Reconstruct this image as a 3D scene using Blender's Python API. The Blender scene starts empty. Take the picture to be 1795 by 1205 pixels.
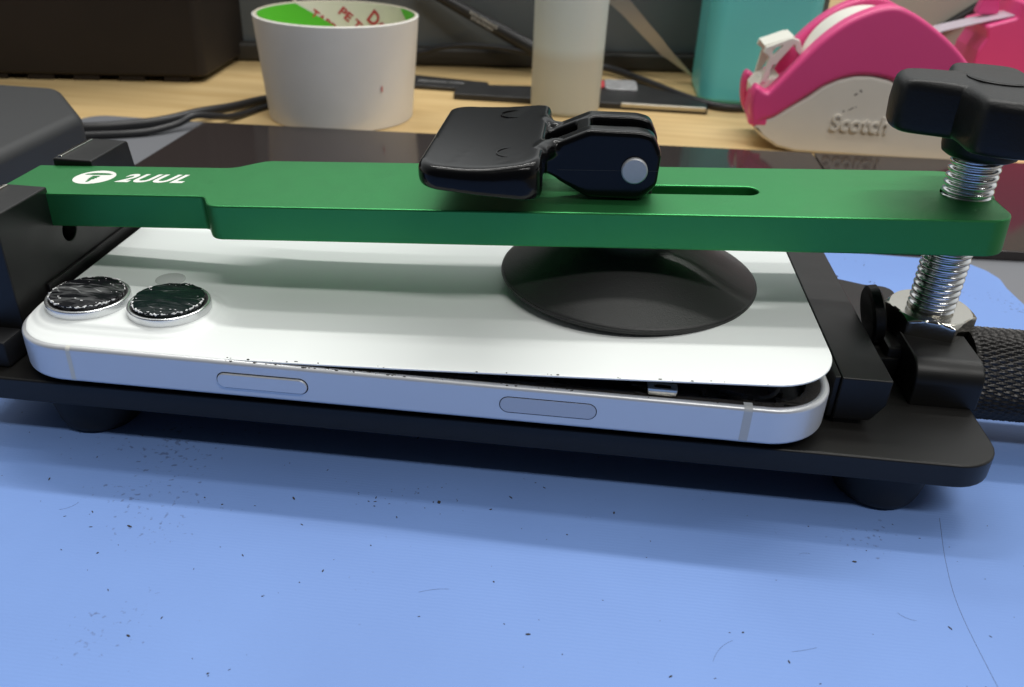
import bpy, bmesh, math, random
from mathutils import Matrix, Vector, noise
S = 0.001                      # everything is modelled in millimetres, stored in metres
sc = bpy.context.scene
C = sc.collection
rnd = random.Random(7)
R = math.radians
PI = math.pi

# ------------------------------------------------------------------ camera
def camera():
    yaw, pitch, roll, F = -.07976, .51824, .04569, 1498.7
    f = Vector((math.sin(yaw)*math.cos(pitch), math.cos(yaw)*math.cos(pitch), -math.sin(pitch)))
    r = Vector((math.cos(yaw), -math.sin(yaw), 0)); u = r.cross(f)
    r2 = math.cos(roll)*r + math.sin(roll)*u; u2 = -math.sin(roll)*r + math.cos(roll)*u
    cd = bpy.data.cameras.new('camera'); co = bpy.data.objects.new('camera', cd); C.objects.link(co)
    m = Matrix((r2, u2, -f)).transposed().to_4x4(); m.translation = Vector((111.018, -132.617, 92.959))*S
    co.matrix_world = m
    cd.sensor_width = 36; cd.lens = 36*F/1795; cd.clip_start = .01; cd.clip_end = 20
    cd.dof.use_dof = True; cd.dof.focus_distance = .172; cd.dof.aperture_fstop = 30
    sc.camera = co
camera()

# ------------------------------------------------------------------ light
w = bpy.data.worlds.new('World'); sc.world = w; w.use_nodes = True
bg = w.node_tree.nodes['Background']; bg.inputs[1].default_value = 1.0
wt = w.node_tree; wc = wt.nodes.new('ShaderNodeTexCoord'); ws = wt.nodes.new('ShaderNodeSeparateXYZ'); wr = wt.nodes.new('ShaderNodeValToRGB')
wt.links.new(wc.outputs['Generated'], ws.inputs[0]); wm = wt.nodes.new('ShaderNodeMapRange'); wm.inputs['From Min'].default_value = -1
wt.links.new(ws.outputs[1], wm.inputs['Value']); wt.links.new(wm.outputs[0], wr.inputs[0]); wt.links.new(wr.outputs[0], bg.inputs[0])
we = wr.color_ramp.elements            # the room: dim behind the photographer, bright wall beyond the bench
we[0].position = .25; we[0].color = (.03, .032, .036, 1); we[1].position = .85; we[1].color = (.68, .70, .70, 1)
def tube(x, y, z, lx, ly, power, col=(1, .985, .95)):
    l = bpy.data.lights.new('overhead_tube', 'AREA'); l.shape = 'RECTANGLE'; l.size = lx; l.size_y = ly; l.energy = power; l.color = col
    o = bpy.data.objects.new('overhead_tube', l); C.objects.link(o); o.location = (x, y, z)
    d = Vector((.1, .02, 0))-Vector((x, y, z)); q = math.atan2(d.y, -d.z)
    o.rotation_euler = (q, 0, 0)
tube(.60, -.50, 1.10, .9, .10, 5.0)      # in front of the bench
tube(.24, .12, .56, .7, .035, .68)       # low unseen lamp, placed over the bench to brighten the background fronts
tube(.15, .60, 1.10, 1.2, .05, 6.6)       # behind the bench
sc.view_settings.view_transform = 'Standard'; sc.view_settings.look = 'None'
sc.view_settings.exposure = 0.48; sc.view_settings.gamma = 1
try: sc.view_settings.use_curve_mapping = False
except Exception: pass

# ------------------------------------------------------------------ materials
def mat(name, col, rough=.5, metal=0, spec=.5, bump=0, bscale=800, var=0, vscale=60, coat=0, trans=0, ior=None, rvar=0, sss=0):
    m = bpy.data.materials.new(name); m.use_nodes = True; nt = m.node_tree; b = nt.nodes['Principled BSDF']
    b.inputs['Base Color'].default_value = (*col, 1); b.inputs['Roughness'].default_value = rough
    b.inputs['Metallic'].default_value = metal; b.inputs['Specular IOR Level'].default_value = spec
    if coat: b.inputs['Coat Weight'].default_value = coat; b.inputs['Coat Roughness'].default_value = .06
    if trans: b.inputs['Transmission Weight'].default_value = trans
    if ior: b.inputs['IOR'].default_value = ior
    if sss: b.inputs['Subsurface Weight'].default_value = sss; b.inputs['Subsurface Scale'].default_value = .003
    tc = nt.nodes.new('ShaderNodeTexCoord')
    if bump:
        n = nt.nodes.new('ShaderNodeTexNoise'); n.inputs['Scale'].default_value = bscale; n.inputs['Detail'].default_value = 4
        bp = nt.nodes.new('ShaderNodeBump'); bp.inputs['Strength'].default_value = bump; bp.inputs['Distance'].default_value = .0002
        nt.links.new(tc.outputs['Object'], n.inputs['Vector']); nt.links.new(n.outputs['Fac'], bp.inputs['Height'])
        nt.links.new(bp.outputs['Normal'], b.inputs['Normal'])
    if var or rvar:
        n = nt.nodes.new('ShaderNodeTexNoise'); n.inputs['Scale'].default_value = vscale; n.inputs['Detail'].default_value = 6
        nt.links.new(tc.outputs['Object'], n.inputs['Vector'])
        if var:
            mr = nt.nodes.new('ShaderNodeMapRange'); mr.inputs['From Min'].default_value = .3; mr.inputs['From Max'].default_value = .7
            mr.inputs['To Min'].default_value = 1-var; mr.inputs['To Max'].default_value = 1+var
            mx = nt.nodes.new('ShaderNodeMix'); mx.data_type = 'RGBA'; mx.blend_type = 'MULTIPLY'; mx.inputs[0].default_value = 1
            mx.inputs[6].default_value = (*col, 1)
            nt.links.new(n.outputs['Fac'], mr.inputs['Value']); nt.links.new(mr.outputs[0], mx.inputs[7]); nt.links.new(mx.outputs[2], b.inputs['Base Color'])
        if rvar:
            m2 = nt.nodes.new('ShaderNodeMapRange'); m2.inputs['From Min'].default_value = .3; m2.inputs['From Max'].default_value = .7
            m2.inputs['To Min'].default_value = max(0, rough-rvar); m2.inputs['To Max'].default_value = rough+rvar
            nt.links.new(n.outputs['Fac'], m2.inputs['Value']); nt.links.new(m2.outputs[0], b.inputs['Roughness'])
    return m
M = {}
M['green'] = mat('anodised_green', (.042, .262, .080), .42, .85, bump=.25, bscale=5000, rvar=.02, vscale=220)
M['glass_white'] = mat('white_back_glass', (.80, .83, .82), .38, 0, .4)
M['alu'] = mat('satin_aluminium', (.66, .67, .68), .36, .45, bump=.08, bscale=6000)
M['ring'] = mat('polished_lens_ring', (.70, .71, .72), .26, .85)
M['alu_band'] = mat('antenna_band_plastic', (.50, .51, .50), .5)
M['ctl'] = mat('sapphire_button', (.50, .51, .53), .2, .3)
M['gap'] = mat('dark_gap', (.01, .01, .01), .6)
M['steel'] = mat('polished_steel', (.52, .50, .45), .17, 1, bump=.12, bscale=900)
M['zinc'] = mat('zinc_thread', (.70, .71, .72), .2, 1, bump=.1, bscale=1500)
M['pin'] = mat('brushed_pin', (.40, .41, .42), .45, .35, bump=.2, bscale=3000)
M['blk_anod'] = mat('black_anodised', (.007, .0068, .0065), .40, 0, .34, bump=.12, bscale=5000, rvar=.06, vscale=90)
M['blk_plate'] = mat('black_base_plate', (.009, .0085, .008), .42, 0, .34, bump=.12, bscale=5000)
M['blk_gloss'] = mat('black_gloss_plastic', (.003, .003, .0032), .17, 0, .2)
M['blk_rub'] = mat('black_rubber', (.020, .020, .020), .48, 0, .5, bump=.35, bscale=2600)
M['blk_foot'] = mat('black_foot_rubber', (.006, .006, .007), .6, 0, .4)
M['blk_knob'] = mat('black_knob_plastic', (.006, .006, .006), .42, 0, .24, bump=.3, bscale=2200)
M['blk_knurl'] = mat('black_knurled_metal', (.035, .033, .032), .36, .7)
M['blk_case'] = mat('black_case_plastic', (.030, .031, .032), .55, 0, .4, bump=.1, bscale=2000)
M['brn_case'] = mat('blackish_brown_case', (.020, .015, .012), .6, 0, .3, var=.1, vscale=30)
M['foam'] = mat('black_adhesive_foam', (.022, .020, .018), .75, 0, .3, bump=1, bscale=1800)
M['inner'] = mat('black_phone_inside', (.006, .006, .007), .35, 0, .4, bump=.3, bscale=300)
M['white_ink'] = mat('white_print', (.78, .78, .74), .5)
M['pink'] = mat('pink_plastic', (.76, .07, .25), .35, 0, .5, var=.04, vscale=20)
M['ivory'] = mat('ivory_plastic', (.76, .71, .63), .42, 0, .45, var=.05, vscale=25)
M['ivory2'] = mat('ivory_core', (.78, .76, .68), .5)
M['teal'] = mat('teal_plastic', (.13, .60, .60), .35, 0, .45, var=.06, vscale=15)
M['tape_white'] = mat('white_tape_paper', (.80, .78, .74), .6, 0, .3, bump=.4, bscale=150, var=.05, vscale=30)
M['tape_core'] = mat('white_core_paper', (.78, .78, .68), .6)
M['tape_rim'] = mat('cardboard_rim', (.55, .50, .40), .8, bump=.5, bscale=900)
M['tgreen'] = mat('bright_green_paper', (.10, .58, .03), .5)
M['red_ink'] = mat('red_print', (.52, .05, .06), .6)
M['grey_mat'] = mat('grey_silicone_mat', (.16, .165, .18), .6, 0, .4, bump=.2, bscale=900)
M['slab'] = mat('dark_glossy_slab', (.034, .027, .026), .10, 0, .5, rvar=.03, vscale=25)
M['panel'] = mat('grey_panel', (.12, .135, .14), .3, 0, .5, var=.12, vscale=10)
M['panel_dk'] = mat('dark_lower_panel', (.03, .027, .022), .5)
M['beige'] = mat('beige_board', (.48, .46, .40), .7, var=.1, vscale=12)
M['cable'] = mat('black_cable_rubber', (.022, .022, .024), .42, 0, .5, bump=.2, bscale=900)
M['blk_tool'] = mat('black_tool_coating', (.022, .022, .023), .4, 0, .5, var=.3, vscale=60)
M['tweez'] = mat('stainless_tweezers', (.55, .53, .47), .32, 1)
M['silver_lbl'] = mat('silver_label', (.42, .42, .43), .4, .3, var=.25, vscale=300)
M['speck'] = mat('dark_dust', (.03, .025, .02), .8)
M['clear_tape'] = mat('clear_tape', (.80, .72, .82), .25, 0, .5, trans=.35)
M['shard'] = mat('broken_glass_edge', (.80, .80, .80), .25, 0, .6, bump=1, bscale=2500)

def bottle_mat():
    m = mat('frosted_bottle', (.66, .72, .68), .42, 0, .5, trans=.18, ior=1.25)
    nt = m.node_tree; b = nt.nodes['Principled BSDF']; tc = nt.nodes.new('ShaderNodeTexCoord'); sp = nt.nodes.new('ShaderNodeSeparateXYZ')
    cr = nt.nodes.new('ShaderNodeValToRGB'); e = cr.color_ramp.elements
    mr = nt.nodes.new('ShaderNodeMapRange'); mr.inputs['From Max'].default_value = .12
    e[0].position = .22; e[0].color = (.62, .62, .54, 1); e[1].position = .27; e[1].color = (.70, .77, .75, 1)
    nt.links.new(tc.outputs['Object'], sp.inputs[0]); nt.links.new(sp.outputs[2], mr.inputs['Value']); nt.links.new(mr.outputs[0], cr.inputs[0]); nt.links.new(cr.outputs[0], b.inputs['Base Color'])
    return m
M['bottle'] = bottle_mat()

def wood_mat():
    m = mat('pale_wood', (.6, .42, .18), .42, 0, .4); nt = m.node_tree; b = nt.nodes['Principled BSDF']
    tc = nt.nodes.new('ShaderNodeTexCoord'); mp = nt.nodes.new('ShaderNodeMapping'); mp.inputs['Scale'].default_value = (5, 60, 5)
    mp.inputs['Rotation'].default_value = (0, 0, R(3))
    n = nt.nodes.new('ShaderNodeTexNoise'); n.inputs['Scale'].default_value = 2.2; n.inputs['Detail'].default_value = 8; n.inputs['Distortion'].default_value = .6
    cr = nt.nodes.new('ShaderNodeValToRGB'); e = cr.color_ramp.elements
    e[0].position = .3; e[0].color = (.60, .41, .18, 1); e[1].position = .68; e[1].color = (.76, .56, .28, 1)
    nt.links.new(tc.outputs['Object'], mp.inputs[0]); nt.links.new(mp.outputs[0], n.inputs[0]); nt.links.new(n.outputs['Fac'], cr.inputs[0]); nt.links.new(cr.outputs[0], b.inputs['Base Color'])
    return m
M['wood'] = wood_mat()

def mat_mat():
    m = mat('blue_silicone_mat', (.20, .33, .72), .55, 0, .35); nt = m.node_tree; b = nt.nodes['Principled BSDF']
    tc = nt.nodes.new('ShaderNodeTexCoord')
    def tex(kind, sc_, **k):
        n = nt.nodes.new(kind); n.inputs['Scale'].default_value = sc_
        for a, v in k.items(): n.inputs[a].default_value = v
        nt.links.new(tc.outputs['Object'], n.inputs['Vector']); return n
    big = tex('ShaderNodeTexNoise', 16, Detail=9)
    cr = nt.nodes.new('ShaderNodeValToRGB'); e = cr.color_ramp.elements
    e[0].position = .3; e[0].color = (.150, .262, .575, 1); e[1].position = .7; e[1].color = (.176, .305, .655, 1)
    nt.links.new(big.outputs['Fac'], cr.inputs[0])
    # grime: fine dark specks, denser in patches
    sm = tex('ShaderNodeTexNoise', 900, Detail=2); pt = tex('ShaderNodeTexNoise', 28, Detail=3)
    mul = nt.nodes.new('ShaderNodeMath'); mul.operation = 'MULTIPLY'; nt.links.new(sm.outputs['Fac'], mul.inputs[0]); nt.links.new(pt.outputs['Fac'], mul.inputs[1])
    mr = nt.nodes.new('ShaderNodeMapRange'); mr.inputs['From Min'].default_value = .40; mr.inputs['From Max'].default_value = .46; mr.inputs['To Max'].default_value = .55
    nt.links.new(mul.outputs[0], mr.inputs['Value'])
    mx = nt.nodes.new('ShaderNodeMix'); mx.data_type = 'RGBA'; mx.inputs[7].default_value = (.06, .08, .16, 1)
    nt.links.new(mr.outputs[0], mx.inputs[0]); nt.links.new(cr.outputs[0], mx.inputs[6]); nt.links.new(mx.outputs[2], b.inputs['Base Color'])
    # fine moulded grain
    w1 = nt.nodes.new('ShaderNodeTexWave'); w1.inputs['Scale'].default_value = 420; w1.bands_direction = 'Y'; w1.inputs['Distortion'].default_value = 3; w1.inputs['Detail'].default_value = 2
    nt.links.new(tc.outputs['Object'], w1.inputs['Vector'])
    bp = nt.nodes.new('ShaderNodeBump'); bp.inputs['Strength'].default_value = .055; bp.inputs['Distance'].default_value = .0003
    nt.links.new(w1.outputs['Fac'], bp.inputs['Height']); nt.links.new(bp.outputs[0], b.inputs['Normal'])
    return m
M['blue'] = mat_mat()

def lens_mat(name, a, b_, seed):
    m = mat(name, a, .22, 0, .22); nt = m.node_tree; b = nt.nodes['Principled BSDF']; tc = nt.nodes.new('ShaderNodeTexCoord')
    mp = nt.nodes.new('ShaderNodeMapping'); mp.inputs['Location'].default_value = (seed, seed*.7, 0); mp.inputs['Rotation'].default_value = (0, 0, .5*seed); mp.inputs['Scale'].default_value = (.45, 1.9, 1); nt.links.new(tc.outputs['Object'], mp.inputs[0])
    v = nt.nodes.new('ShaderNodeTexVoronoi'); v.feature = 'DISTANCE_TO_EDGE'; v.inputs['Scale'].default_value = 260
    n = nt.nodes.new('ShaderNodeTexNoise'); n.inputs['Scale'].default_value = 350; n.inputs['Detail'].default_value = 8
    nt.links.new(mp.outputs[0], v.inputs['Vector']); nt.links.new(mp.outputs[0], n.inputs['Vector'])
    r1 = nt.nodes.new('ShaderNodeMapRange'); r1.inputs['From Max'].default_value = .03; r1.inputs['To Min'].default_value = 1; r1.inputs['To Max'].default_value = 0
    nt.links.new(v.outputs['Distance'], r1.inputs['Value'])
    r2 = nt.nodes.new('ShaderNodeMapRange'); r2.inputs['From Min'].default_value = .5; r2.inputs['From Max'].default_value = .75
    nt.links.new(n.outputs['Fac'], r2.inputs['Value'])
    mu = nt.nodes.new('ShaderNodeMath'); mu.operation = 'MULTIPLY'; nt.links.new(r1.outputs[0], mu.inputs[0]); nt.links.new(r2.outputs[0], mu.inputs[1])
    ad = nt.nodes.new('ShaderNodeMath'); ad.operation = 'MULTIPLY_ADD'; ad.inputs[1].default_value = b_; nt.links.new(r2.outputs[0], ad.inputs[0]); nt.links.new(mu.outputs[0], ad.inputs[2]); ad.use_clamp = True
    mx = nt.nodes.new('ShaderNodeMix'); mx.data_type = 'RGBA'; mx.inputs[6].default_value = (*a, 1); mx.inputs[7].default_value = (.40, .41, .41, 1)
    nt.links.new(ad.outputs[0], mx.inputs[0]); nt.links.new(mx.outputs[2], b.inputs['Base Color'])
    bp = nt.nodes.new('ShaderNodeBump'); bp.inputs['Strength'].default_value = .6; bp.inputs['Distance'].default_value = .0003
    nt.links.new(n.outputs['Fac'], bp.inputs['Height']); nt.links.new(bp.outputs[0], b.inputs['Normal'])
    return m
M['lens1'] = lens_mat('shattered_lens_glass', (.006, .006, .008), .32, 1)
M['lens2'] = lens_mat('cracked_lens_glass', (.004, .010, .010), .03, 5)

# ------------------------------------------------------------------ helpers
def tag(o, label=None, cat=None, group=None, kind=None):
    if label: o['label'] = label
    if cat: o['category'] = cat
    if group: o['group'] = group
    if kind: o['kind'] = kind
    return o
def thing(name, loc, label, cat, group=None):
    o = bpy.data.objects.new(name, None); C.objects.link(o); o.location = Vector(loc)*S; o.empty_display_size = .01
    bpy.context.view_layer.update()
    return tag(o, label, cat, group)
def link(name, me, m, parent=None, smooth=35):
    """mesh in mm, world coordinates -> object whose origin sits at its own centre of base"""
    vs = me.vertices
    if len(vs):
        xs = [v.co.x for v in vs]; ys = [v.co.y for v in vs]; zs = [v.co.z for v in vs]
        o0 = Vector(((min(xs)+max(xs))/2, (min(ys)+max(ys))/2, min(zs)))
    else: o0 = Vector((0, 0, 0))
    me.transform(Matrix.Scale(S, 4) @ Matrix.Translation(-o0))
    me.materials.clear(); me.materials.append(m)
    if smooth:
        me.shade_smooth(); me.set_sharp_from_angle(angle=R(smooth))
    else: me.shade_flat()
    ob = bpy.data.objects.new(name, me); C.objects.link(ob); ob.location = o0*S
    if smooth:
        wn = ob.modifiers.new('weighted', 'WEIGHTED_NORMAL'); wn.keep_sharp = True
    if parent:
        ob.parent = parent
        bpy.context.view_layer.update()
        ob.matrix_parent_inverse = parent.matrix_world.inverted()
    bpy.context.view_layer.update()
    return ob
def from_bm(name, bm, m, parent=None, X=None, smooth=35):
    if X is not None: bm.transform(X)
    bmesh.ops.recalc_face_normals(bm, faces=bm.faces)
    me = bpy.data.meshes.new(name); bm.to_mesh(me); bm.free()
    return link(name, me, m, parent, smooth)
def rpoly(pts, r=0, n=8):
    out = []; N = len(pts)
    for i in range(N):
        p = Vector(pts[i][:2]); rr = pts[i][2] if len(pts[i]) > 2 else r
        a = Vector(pts[i-1][:2]); b = Vector(pts[(i+1) % N][:2])
        if rr <= 0: out.append((p.x, p.y)); continue
        da = (a-p).normalized(); db = (b-p).normalized()
        ang = da.angle(db); t = min(rr/math.tan(ang/2), (a-p).length*.49, (b-p).length*.49); rr = t*math.tan(ang/2)
        c = p+(da+db).normalized()*(rr/math.sin(ang/2)); s = p+da*t; e = p+db*t
        a0 = math.atan2(s.y-c.y, s.x-c.x); a1 = math.atan2(e.y-c.y, e.x-c.x); d = (a1-a0+PI) % (2*PI)-PI
        for k in range(n+1): q = a0+d*k/n; out.append((c.x+rr*math.cos(q), c.y+rr*math.sin(q)))
    return out
def rrect(x0, y0, x1, y1, r, n=10): return rpoly([(x0, y0), (x1, y0), (x1, y1), (x0, y1)], r, n)
def circ(cx, cy, r, n=40): return [(cx+r*math.cos(2*PI*k/n), cy+r*math.sin(2*PI*k/n)) for k in range(n)]
def area(p): return sum(p[i-1][0]*p[i][1]-p[i][0]*p[i-1][1] for i in range(len(p)))/2
def plate_mesh(outs, z0, z1, bevel=0, res=2, X=None):
    cu = bpy.data.curves.new('c', 'CURVE'); cu.dimensions = '2D'; cu.fill_mode = 'BOTH'
    for i, o in enumerate(outs):
        if (area(o) > 0) != (i == 0): o = o[::-1]
        s = cu.splines.new('POLY'); s.points.add(len(o)-1); s.use_cyclic_u = True
        for k, q in enumerate(o): s.points[k].co = (q[0], q[1], 0, 1)
    h = (z1-z0)/2; cu.extrude = max(h-bevel, 0); cu.bevel_depth = bevel; cu.offset = -bevel; cu.bevel_resolution = res
    ob = bpy.data.objects.new('c', cu); C.objects.link(ob); bpy.context.view_layer.update()
    dg = bpy.context.evaluated_depsgraph_get(); me = bpy.data.meshes.new_from_object(ob.evaluated_get(dg))
    bpy.data.objects.remove(ob); bpy.data.curves.remove(cu)
    me.transform(Matrix.Translation((0, 0, (z0+z1)/2)))
    bm = bmesh.new(); bm.from_mesh(me); bpy.data.meshes.remove(me)
    bmesh.ops.remove_doubles(bm, verts=bm.verts, dist=1e-4)
    if X is not None: bm.transform(X)
    return bm
def plate(name, outs, z0, z1, bevel, m, parent=None, res=2, X=None, smooth=35):
    return from_bm(name, plate_mesh(outs, z0, z1, bevel, res, X), m, parent, None, smooth)
XZ = Matrix(((1, 0, 0, 0), (0, 0, 1, 0), (0, 1, 0, 0), (0, 0, 0, 1)))     # profile (x,z), extruded along y
YZ = Matrix(((0, 0, 1, 0), (1, 0, 0, 0), (0, 1, 0, 0), (0, 0, 0, 1)))     # profile (y,z), extruded along x
def join(bms):
    out = bmesh.new()
    for b in bms:
        me = bpy.data.meshes.new('t'); b.to_mesh(me); b.free(); out.from_mesh(me); bpy.data.meshes.remove(me)
    return out
def lathe(prof, n=64, c=(0, 0), cap=True):
    bm = bmesh.new(); rings = []
    for r, z in prof: rings.append([bm.verts.new((c[0]+r*math.cos(2*PI*k/n), c[1]+r*math.sin(2*PI*k/n), z)) for k in range(n)])
    for a, b in zip(rings, rings[1:]):
        for k in range(n): bm.faces.new((a[k], a[(k+1) % n], b[(k+1) % n], b[k]))
    if cap: bm.faces.new(rings[0][::-1]); bm.faces.new(rings[-1])
    return bm
def revolve(fun, zs, n, cap=True):
    bm = bmesh.new(); rings = []
    for z in zs: rings.append([bm.verts.new((fun(2*PI*k/n, z)*math.cos(2*PI*k/n), fun(2*PI*k/n, z)*math.sin(2*PI*k/n), z)) for k in range(n)])
    for a, b in zip(rings, rings[1:]):
        for k in range(n): bm.faces.new((a[k], a[(k+1) % n], b[(k+1) % n], b[k]))
    if cap: bm.faces.new(rings[0][::-1]); bm.faces.new(rings[-1])
    return bm
def spl(pts, n=10):
    P = [Vector(p) for p in pts]; P = [2*P[0]-P[1]]+P+[2*P[-1]-P[-2]]; out = []
    for i in range(1, len(P)-2):
        for k in range(n):
            t = k/n; a, b, c, d = P[i-1:i+3]
            out.append(.5*((2*b)+(c-a)*t+(2*a-5*b+4*c-d)*t*t+(3*b-3*c+d-a)*t**3))
    return out+[P[-2]]
def sweep(pts, r, n=12, flat=1.0):
    bm = bmesh.new(); rings = []; N = len(pts)
    for i, p in enumerate(pts):
        t = (pts[min(i+1, N-1)]-pts[max(i-1, 0)]).normalized(); up = Vector((0, 0, 1))
        if abs(t.z) > .95: up = Vector((0, 1, 0))
        a = t.cross(up).normalized(); b = a.cross(t); rr = r[i] if isinstance(r, list) else r
        rings.append([bm.verts.new(p+a*rr*math.cos(2*PI*k/n)+b*rr*flat*math.sin(2*PI*k/n)) for k in range(n)])
    for a, b in zip(rings, rings[1:]):
        for k in range(n): bm.faces.new((a[k], a[(k+1) % n], b[(k+1) % n], b[k]))
    bm.faces.new(rings[0][::-1]); bm.faces.new(rings[-1])
    return bm
def box(x0, y0, z0, x1, y1, z1, bev=0, seg=2, X=None):
    bm = bmesh.new(); bmesh.ops.create_cube(bm, size=1)
    bm.transform(Matrix.Translation(((x0+x1)/2, (y0+y1)/2, (z0+z1)/2)) @ Matrix.Diagonal((x1-x0, y1-y0, z1-z0, 1)))
    if bev: bmesh.ops.bevel(bm, geom=bm.edges, offset=bev, segments=seg, affect='EDGES', profile=.5)
    if X is not None: bm.transform(X)
    return bm
def text_bm(txt, box_, z0, th, bold=0, shear=0, X=None, sp=1, font_shear=0):
    cu = bpy.data.curves.new('t', 'FONT'); cu.body = txt; cu.size = 10; cu.offset = bold; cu.extrude = .5; cu.space_character = sp; cu.resolution_u = 6
    ob = bpy.data.objects.new('t', cu); C.objects.link(ob); bpy.context.view_layer.update()
    me = bpy.data.meshes.new_from_object(ob.evaluated_get(bpy.context.evaluated_depsgraph_get()))
    bpy.data.objects.remove(ob); bm = bmesh.new(); bm.from_mesh(me)
    for v in bm.verts: v.co.x += shear*v.co.y
    xs = [v.co.x for v in bm.verts]; ys = [v.co.y for v in bm.verts]; zs = [v.co.z for v in bm.verts]
    x0, y0, x1, y1 = box_
    for v in bm.verts:
        v.co = Vector((x0+(v.co.x-min(xs))/(max(xs)-min(xs))*(x1-x0), y0+(v.co.y-min(ys))/(max(ys)-min(ys))*(y1-y0), z0+(v.co.z-min(zs))/(max(zs)-min(zs))*th))
    if X is not None: bm.transform(X)
    return bm

# ------------------------------------------------------------------ setting
MZ = -17.0; TZ = -20.0
tag(from_bm('table', box(-900, -500, TZ-25, 1000, 1100, TZ), M['wood'], smooth=0), kind='structure')
wl = tag(plate('wall', [[(-2200, 1500), (2200, 1500), (2200, 1540), (-2200, 1540)]], -900, 330, 0, M['beige']), kind='structure')

gm = plate('grey_mat', [rpoly([(-300, -500, 5), (560, -500, 5), (560, 243, 8), (-119, 241, 10), (-119, 120, 5), (-300, 120, 5)], 5)], TZ+.02, TZ+1.6, .3, M['grey_mat'])
tag(gm, 'grey silicone desk mat showing beyond the blue mat at the right edge', 'desk mat')
edge = [(-420, -460), (243, -460), (244, 60), (242.5, 95), (244.2, 108), (243.4, 120), (244, 127), (242, 133), (238.5, 137.5), (233, 139.2), (225, 139.6), (150, 140), (0, 139), (-60, 138), (-420, 138)]
bmx = plate('blue_mat', [rpoly([(p[0], p[1], 4) for p in edge], 4, 4)], TZ+1.62, MZ, .35, M['blue'])
tag(bmx, 'blue silicone work mat covering the front of the bench', 'work mat')

# two dark glossy slabs with a seam between them
SZ = TZ+1.62; 
s1 = plate('glossy_slab', [rpoly([(-60.5, 160), (208.0, 143), (208.9, 247), (-59.5, 230)], 1.5, 4)], SZ, -15, .4, M['slab'])
tag(s1, 'long dark glossy slab lying behind the phone clamp, under the tape roll and bottle reflections', 'slab')
s2 = plate('glossy_slab', [rpoly([(208.7, 143), (420, 158), (420, 262), (209.6, 247)], 1.5, 4)], SZ, -15, .4, M['slab'])
tag(s2, 'shorter dark glossy slab at the right, in front of the pink and ivory tape dispenser', 'slab')

# ------------------------------------------------------------------ the clamp fixture
FX = thing('phone_opening_clamp', (90, 42, MZ), 'black clamp with green bar, suction cup and star knob, gripping the white phone', 'repair clamp')
PT, PB = -2.0, -7.2
plate('base_plate', [rpoly([(-14.5, 2.0, 9), (193.7, 2.0, 9), (193.7, 81, 8), (187, 81, 4), (178, 84.5, 5), (-14.5, 84.5, 9)], 8)], PB, PT, .5, M['blk_plate'], FX, 3)
for cx, cy in ((175.0, 13.2), (10.5, 13.5), (175.5, 72), (10.5, 72)):
    from_bm('rubber_foot', lathe([(9.8, PB), (9.5, PB-3), (8.6, PB-7.5), (8.0, MZ+.9), (7.0, MZ+.02)], 40, (cx, cy)), M['blk_foot'], FX)

# fixed jaw on the left with two ears
prof = rpoly([(12, PT, 0), (72, PT, 2), (68, 14, 4), (66, 22, 3), (64.6, 28.4, 1.2), (47.6, 28.4, .5), (48.0, 20.4, .5), (29.5, 20.4, .5), (30, 28.4, .5), (12, 28.4, 1)], .5, 4)
jaw = plate('fixed_jaw', [prof, circ(34.3, 17.0, 2.5, 28)], -11.3, -2.0, .35, M['blk_anod'], FX, 2, YZ)
for a, b in ((14.5, 28.8), (48.9, 62.6)):
    from_bm('spring_strip', box(-10.7, a, 27.9, -9.7, b, 28.75, .15, 2), M['steel'], jaw)
from_bm('jaw_lip', join([box(-2.02, 15, PT, .1, 66, 6.2, .4), box(-2.01, 22, 6.6, -1.2, 66, 9.4, .3)]), M['blk_anod'], jaw)
from_bm('jaw_foot', box(-11.2, 5.5, PT, -2.3, 12.2, 4.0, .8), M['blk_foot'], jaw)
from_bm('hinge_pin', lathe([(1.2, 0), (1.2, 20)], 20), M['steel'], jaw, Matrix.Translation((-6.5, 28.5, 24)) @ Matrix.Rotation(-PI/2, 4, 'X'))

# sliding jaw on the right
mj = plate('sliding_jaw', [rpoly([(163.3, -.8), (170.4, -.8, 1), (172.9, 3.0, .5), (172.9, 8.6), (163.3, 8.6)], .3, 3)], 12.6, 79, .35, M['blk_anod'], FX, 2, XZ)
plate('jaw_lip', [rpoly([(162.1, -.8), (163.32, -.8), (163.32, 8.5), (162.1, 8.2)], .3, 3)], 13.2, 78, .3, M['blk_anod'], mj, 2, XZ)
from_bm('jaw_bolt', lathe([(4.6, PT+.02), (4.8, PT+1.0), (4.2, 0)], 6, (166.2, 17.2)), M['blk_foot'], mj)
from_bm('guide_disc', join([lathe([(5.6, -1.4), (6.4, -.9), (6.4, .9), (5.6, 1.4)], 40)]), M['blk_knob'], FX, Matrix.Translation((176.2, 41, 8.9)) @ Matrix.Rotation(R(78), 4, 'Y'))
from_bm('slide_block', join([box(173.2, 32, PT-.01, 181, 58, 3.0, .6), box(178, 32.5, PT+.01, 198, 52, 5.4, 1.2)]), M['blk_anod'], FX)
plate('screw_housing', [rpoly([(22.2, PT), (44, PT), (44, 7.4, 4), (22.2, 7.4, 7.6)], .2, 10)], 181, 194.6, .45, M['blk_anod'], FX, 3, YZ)

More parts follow.
